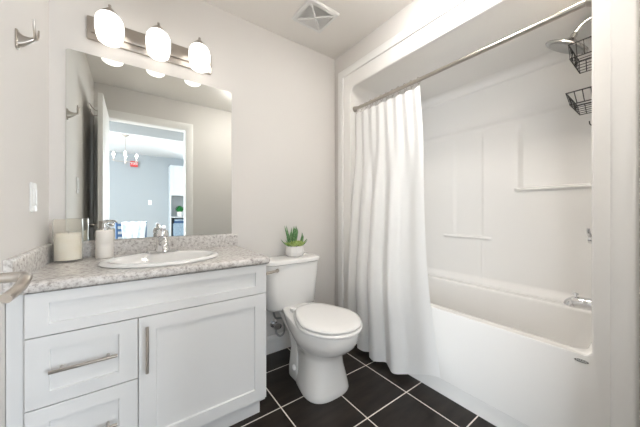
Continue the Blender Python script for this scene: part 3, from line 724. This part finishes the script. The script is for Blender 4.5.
# ------------------------------------------------------------------ succulent pot on the tank lid
px, py, pz = .985, 1.684, .7355
t = thing('potted_succulent', 'small faceted white pot of green succulents on the toilet tank lid', 'plant', (px, py, pz))
b = BM(); loops = []
for r, h in ((.052, 0), (.066, .012), (.072, .034), (.064, .072), (.062, .078), (.056, .078), (.056, .066)):
    off = .26 if h in (.034,) else 0
    loops.append([(px + r*math.cos(2*PI*k/10 + off*0), py + r*math.sin(2*PI*k/10 + off*0), pz + h) for k in range(10)])
loft(b, loops, True, True); obj('pot', b, 'pot', t, ang=10)
b = BM(); lathe(b, [(.0555, .066), (.0545, .071), (.02, .074)], (px, py, pz), 10); obj('soil', b, 'soil', t)
def leaf(b, base, dirv, length, wid, curl=.3, thick=.35, n=7):
    d = Vector(dirv).normalized(); side = d.cross(Vector((0, 0, 1)))
    if side.length < .05: side = Vector((math.cos(random.random()*6), math.sin(random.random()*6), 0))
    side.normalize(); up = side.cross(d).normalized(); loops = []
    for i in range(n):
        s = i/(n - 1); w_ = wid*(math.sin(PI*min(s*.80 + .16, 1))**.9)*(1 if i < n - 1 else .15)
        p = Vector(base) + d*length*s + up*length*curl*s*s
        loops.append([p + side*w_*math.cos(2*PI*k/8) + up*w_*thick*math.sin(2*PI*k/8) for k in range(8)])
    loft(b, loops, True, True)
b = BM()
for (cx_, cy_, sc) in ((px - .024, py - .030, 1), (px + .020, py - .034, .95), (px - .046, py + .004, .8), (px + .040, py + .000, .75)):
    for ring_, (nl, el_, ln) in enumerate(((9, 28, .042), (7, 50, .036), (5, 74, .030))):
        for k in range(nl):
            a = 2*PI*k/nl + ring_*.4 + random.uniform(-.1, .1)
            leaf(b, (cx_, cy_, pz + .074), (math.cos(a)*math.cos(R(el_)), math.sin(a)*math.cos(R(el_)), math.sin(R(el_))), ln*sc*1.45, .011*sc, .25, .5)
obj('rosettes', b, 'leafl', t)
b = BM()
for k in range(20):
    a = random.uniform(0, 2*PI); e = random.uniform(68, 90); r0 = random.uniform(.004, .028)
    leaf(b, (px - .004 + r0*math.cos(a), py + .012 + r0*math.sin(a), pz + .072), (math.cos(a)*math.cos(R(e)), math.sin(a)*math.cos(R(e)), math.sin(R(e))), random.uniform(.10, .165), .0088, .04, .6)
obj('upright_leaves', b, 'leafd', t)
b = BM()
for k in range(18):
    a = random.uniform(0, 2*PI); e = random.uniform(10, 60); sx_ = px + (.045 if k % 2 else -.04)
    a = random.uniform(-1.0, 1.0) + (0 if k % 2 else PI)
    leaf(b, (sx_, py + random.uniform(-.02, .02), pz + .074), (math.cos(a)*math.cos(R(e)), math.sin(a)*math.cos(R(e)), math.sin(R(e))), random.uniform(.055, .105), .0068, .3, .5)
obj('spiky_leaves', b, 'leafd', t)

# ------------------------------------------------------------------ dining room beyond the doorway (seen in the mirror)
QX0, QX1, QY0 = -2.4, 3.0, -4.0
b = BM(); box(b, QX0 - .1, QX1 + .1, QY0 - .1, -.0575, -.1, 0); struct(obj('floor', b, 'wood'))
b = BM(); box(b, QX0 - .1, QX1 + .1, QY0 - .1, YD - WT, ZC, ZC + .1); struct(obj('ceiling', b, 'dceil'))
W = [(-1.9, -.6), (1.4, 2.7)]; WZ0, WZ1 = .75, 2.15  # unseen windows added to send light in through the doorway
b = BM()
xs = [QX0 - .1] + [v for p in W for v in p] + [QX1 + .1]
for i in range(0, len(xs), 2): box(b, xs[i], xs[i + 1], QY0 - .1, QY0, 0, ZC)
for p in W: box(b, p[0], p[1], QY0 - .1, QY0, 0, WZ0); box(b, p[0], p[1], QY0 - .1, QY0, WZ1, ZC)
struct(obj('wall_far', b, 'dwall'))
for x0, x1 in W:
    b = BM(); lo = lambda d, y: [(x, y, z) for x, z in rr(x0 + d, x1 - d, WZ0 + d, WZ1 - d, .001, 1)]
    loft(b, [lo(0, QY0 - .1), lo(0, QY0 - .03), lo(.04, QY0 - .03), lo(.04, QY0 - .1), lo(0, QY0 - .1)])
    struct(obj('window_%d' % (W.index((x0, x1)) + 1), b, 'trim'))
# left wall with an unseen opening added to light the tub
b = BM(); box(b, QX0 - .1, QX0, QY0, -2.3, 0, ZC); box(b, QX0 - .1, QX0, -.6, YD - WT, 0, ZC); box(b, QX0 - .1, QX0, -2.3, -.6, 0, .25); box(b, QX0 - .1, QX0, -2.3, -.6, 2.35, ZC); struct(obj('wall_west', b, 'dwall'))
b = BM(); lo = lambda d, x: [(x, y, z) for y, z in rr(-2.3 + d, -.6 - d, .25 + d, 2.35 - d, .001, 1)]
loft(b, [lo(0, QX0 - .1), lo(0, QX0 - .03), lo(.05, QX0 - .03), lo(.05, QX0 - .1), lo(0, QX0 - .1)]); struct(obj('window_3', b, 'trim'))
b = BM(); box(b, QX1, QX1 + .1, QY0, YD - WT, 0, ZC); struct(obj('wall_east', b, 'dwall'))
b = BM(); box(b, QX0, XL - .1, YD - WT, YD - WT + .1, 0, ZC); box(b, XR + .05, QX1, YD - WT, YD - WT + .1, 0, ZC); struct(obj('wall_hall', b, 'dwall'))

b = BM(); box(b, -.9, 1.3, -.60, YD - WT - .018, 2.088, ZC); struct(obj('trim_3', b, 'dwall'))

# chandelier
cx_, cy_ = -.112, -2.19
t = thing('chandelier', 'small nickel chandelier with lit candle bulbs seen in the mirror', 'chandelier', (cx_, cy_, ZC))
b = BM(); lathe(b, [(.06, -.0005), (.06, -.012), (.02, -.03), (.006, -.034)], (cx_, cy_, ZC), 24); obj('canopy', b, 'nick', t)
b = BM(); tube(b, [(cx_, cy_, ZC - .03), (cx_, cy_, 1.95)], .006, 10); lathe(b, [(.006, -.52), (.016, -.51), (.018, -.49), (.008, -.46), (.006, -.45)], (cx_, cy_, ZC), 16); obj('stem', b, 'nick', t)
for a in (0, 90, 180, 270):
    ex, ey = cx_ + .165*math.cos(R(a)), cy_ + .165*math.sin(R(a))
    b = BM(); tube(b, smooth([(cx_, cy_, 1.965), ((cx_ + ex)/2, (cy_ + ey)/2, 1.962), (ex, ey, 1.965), (ex, ey, 1.985)], 6), .006, 8); lathe(b, [(.006, 1.975), (.020, 1.985), (.020, 1.989), (.010, 1.990), (.010, 2.045), (.008, 2.047)], (ex, ey, 0), 14); arm = obj('arm', b, 'nick', t)
    b = BM(); lathe(b, [(.008, 2.048), (.017, 2.068), (.015, 2.088), (.006, 2.112), (.002, 2.118)], (ex, ey, 0), 14); obj('bulb', b, 'bulb', arm)
# red exit sign on the far wall
sx_, sz_ = .022, 2.20
t = thing('exit_sign', 'small red exit sign high on the dining room wall seen in the mirror', 'sign', (sx_, QY0, sz_))
b = BM(); box(b, sx_ - .075, sx_ + .075, QY0 + .0005, QY0 + .05, sz_ - .066, sz_ + .066, .008, 2); obj('housing', b, 'red', t)
text_mesh('lettering', 'EXIT', .068, .001, M['white'], (sx_, QY0 + .0515, sz_), (R(90), 0, R(180)), t, 'white lettering')
switch('light_switch', 'white light switch on the pale blue dining room wall in the mirror', .34, 1.29, QY0 , 'y', 1)
# hutch
hx0, hx1, hy0, hy1 = .735, 1.30, QY0 + .002, QY0 + .40
t = thing('hutch', 'tall white hutch with closed top cupboard at the right of the mirrored doorway', 'cabinet', ((hx0 + hx1)/2, (hy0 + hy1)/2, 0))
b = BM()
for x in (hx0, hx1 - .02): box(b, x, x + .02, hy0, hy1, 0, 2.2)
for z in (.08, .92, 1.46, 2.18): box(b, hx0 + .02, hx1 - .02, hy0, hy1, z, z + .02)
box(b, hx0 + .02, hx1 - .02, hy0, hy0 + .01, .1, 2.18); obj('carcass', b, 'hutch', t)
b = BM(); f = hy1
q = lambda d, y: [(x, y, z) for x, z in rr(hx0 + .003 + d, hx1 - .003 - d, 1.463 + d, 2.197 - d, .001, 1)]
loft(b, [q(0, f + .001), q(0, f + .018), q(.055, f + .018), q(.058, f + .010)], True, True); dd_ = obj('door', b, 'hutch', t)
b = BM(); tube(b, [(hx1 - .04, f + .045, 1.55), (hx1 - .04, f + .045, 1.70)], .005, 8)
for z in (1.57, 1.68): tube(b, [(hx1 - .04, f + .018, z), (hx1 - .04, f + .045, z)], .004, 8)
obj('handle', b, 'nick', dd_)
# things on the hutch
px, py, pz = .955, QY0 + .24, .9405
t = thing('potted_plant', 'round green plant in a white pot on the hutch shelf', 'plant', (px, py, pz))
b = BM(); lathe(b, [(.05, 0), (.065, .02), (.075, .12), (.068, .122), (.066, .11)], (px, py, pz), 24); obj('pot', b, 'pot', t)
b = BM()
for k in range(140):
    a = random.uniform(0, 2*PI); e = math.asin(random.uniform(-.25, 1)); d = Vector((math.cos(a)*math.cos(e), math.sin(a)*math.cos(e), math.sin(e)))
    leaf(b, Vector((px, py, pz + .17)) + d*.055, d + Vector((random.uniform(-.4, .4), random.uniform(-.4, .4), .1)), .055, .011, .2, .2, 5)
lathe(b, [(.02, .10), (.06, .13), (.075, .17), (.06, .215), (.02, .235)], (px, py, pz), 16)
obj('foliage', b, mat('boxwood', (.03, .24, .06), .5), t)
b = BM(); box(b, hx0 + .06, hx1 - .06, hy0 + .03, hy1 - .02, .101, .78, .02, 3); 
tag(obj('storage_basket', b, 'basket', loc=((hx0 + hx1)/2, hy0 + .2, .101)), 'blue grey storage box in the lower bay of the hutch', 'box')
for k, (h0, h1, mm) in enumerate(((.781, .83, 'blue'), (.831, .885, 'basket'))):
    b = BM(); box(b, hx0 + .09, hx1 - .10, hy0 + .05, hy1 - .04, h0, h1, .018, 3)
    tag(obj('folded_cloth', b, mm, loc=((hx0 + hx1)/2, hy0 + .2, h0)), ['dark blue folded cloth lying on the storage box in the hutch', 'grey blue folded cloth on top of the dark blue one in the hutch'][k], 'cloth', )
# dining chair with a throw
chx, chy = -.02, -1.95
t = thing('dining_chair', 'dark blue slat-back dining chair with a pale throw in the mirror', 'chair', (chx, chy, 0))
b = BM(); box(b, chx - .22, chx + .22, chy - .44, chy, .43, .455, .01, 2); obj('seat', b, 'blue', t)
for sx_ in (-1, 1):
    b = BM(); tube(b, [(chx + sx_*.20, chy - .02, 0), (chx + sx_*.20, chy - .02, .45), (chx + sx_*.205, chy + .05, .885)], .016, 10); obj('leg', b, 'blue', t)
    b = BM(); tube(b, [(chx + sx_*.20, chy - .42, 0), (chx + sx_*.20, chy - .42, .43)], .016, 10); obj('leg', b, 'blue', t)
for z in (.55, .64, .73, .82):
    b = BM(); yy = chy - .02 + (z - .45)*.16; box(b, chx - .20, chx + .20, yy - .008, yy + .008, z, z + .045, .004, 1); obj('slat', b, 'blue', t)
b = BM(); rows = []
NA, NB = 40, 30
for i in range(NA + 1):
    row = []; s = i/NA
    for j in range(NB + 1):
        v = j/NB; x = chx - .125 + .33*s + .012*math.sin(9*v + 4*s)
        rip = .010*math.sin(2*PI*3.4*s + 2*v) + .012
        L_ = (v - .45)*.85; yr = chy + .036
        if L_ > .0: y = yr + .022 + rip*1.2 - .055*L_; z = .885 - L_ + .006*math.sin(20*s)
        else: y = yr - .022 - rip*1.2 + .02*L_; z = .885 + L_ + .006*math.sin(20*s)
        if abs(L_) < .03: z = .888 - 6*L_*L_ + .015*math.sin(2*PI*1.7*s)**2; y = yr + L_*1.2
        row.append(b.verts.new((x, y, z)))
    rows.append(row)
for i in range(NA):
    for j in range(NB): b.faces.new((rows[i][j], rows[i + 1][j], rows[i + 1][j + 1], rows[i][j + 1]))
th = obj('throw_blanket', b, 'throw', loc=(chx, chy, .45), ang=70); tag(th, 'pale blue and white throw draped over the dark blue chair back', 'blanket')
md = th.modifiers.new('thick', 'SOLIDIFY'); md.thickness = .006
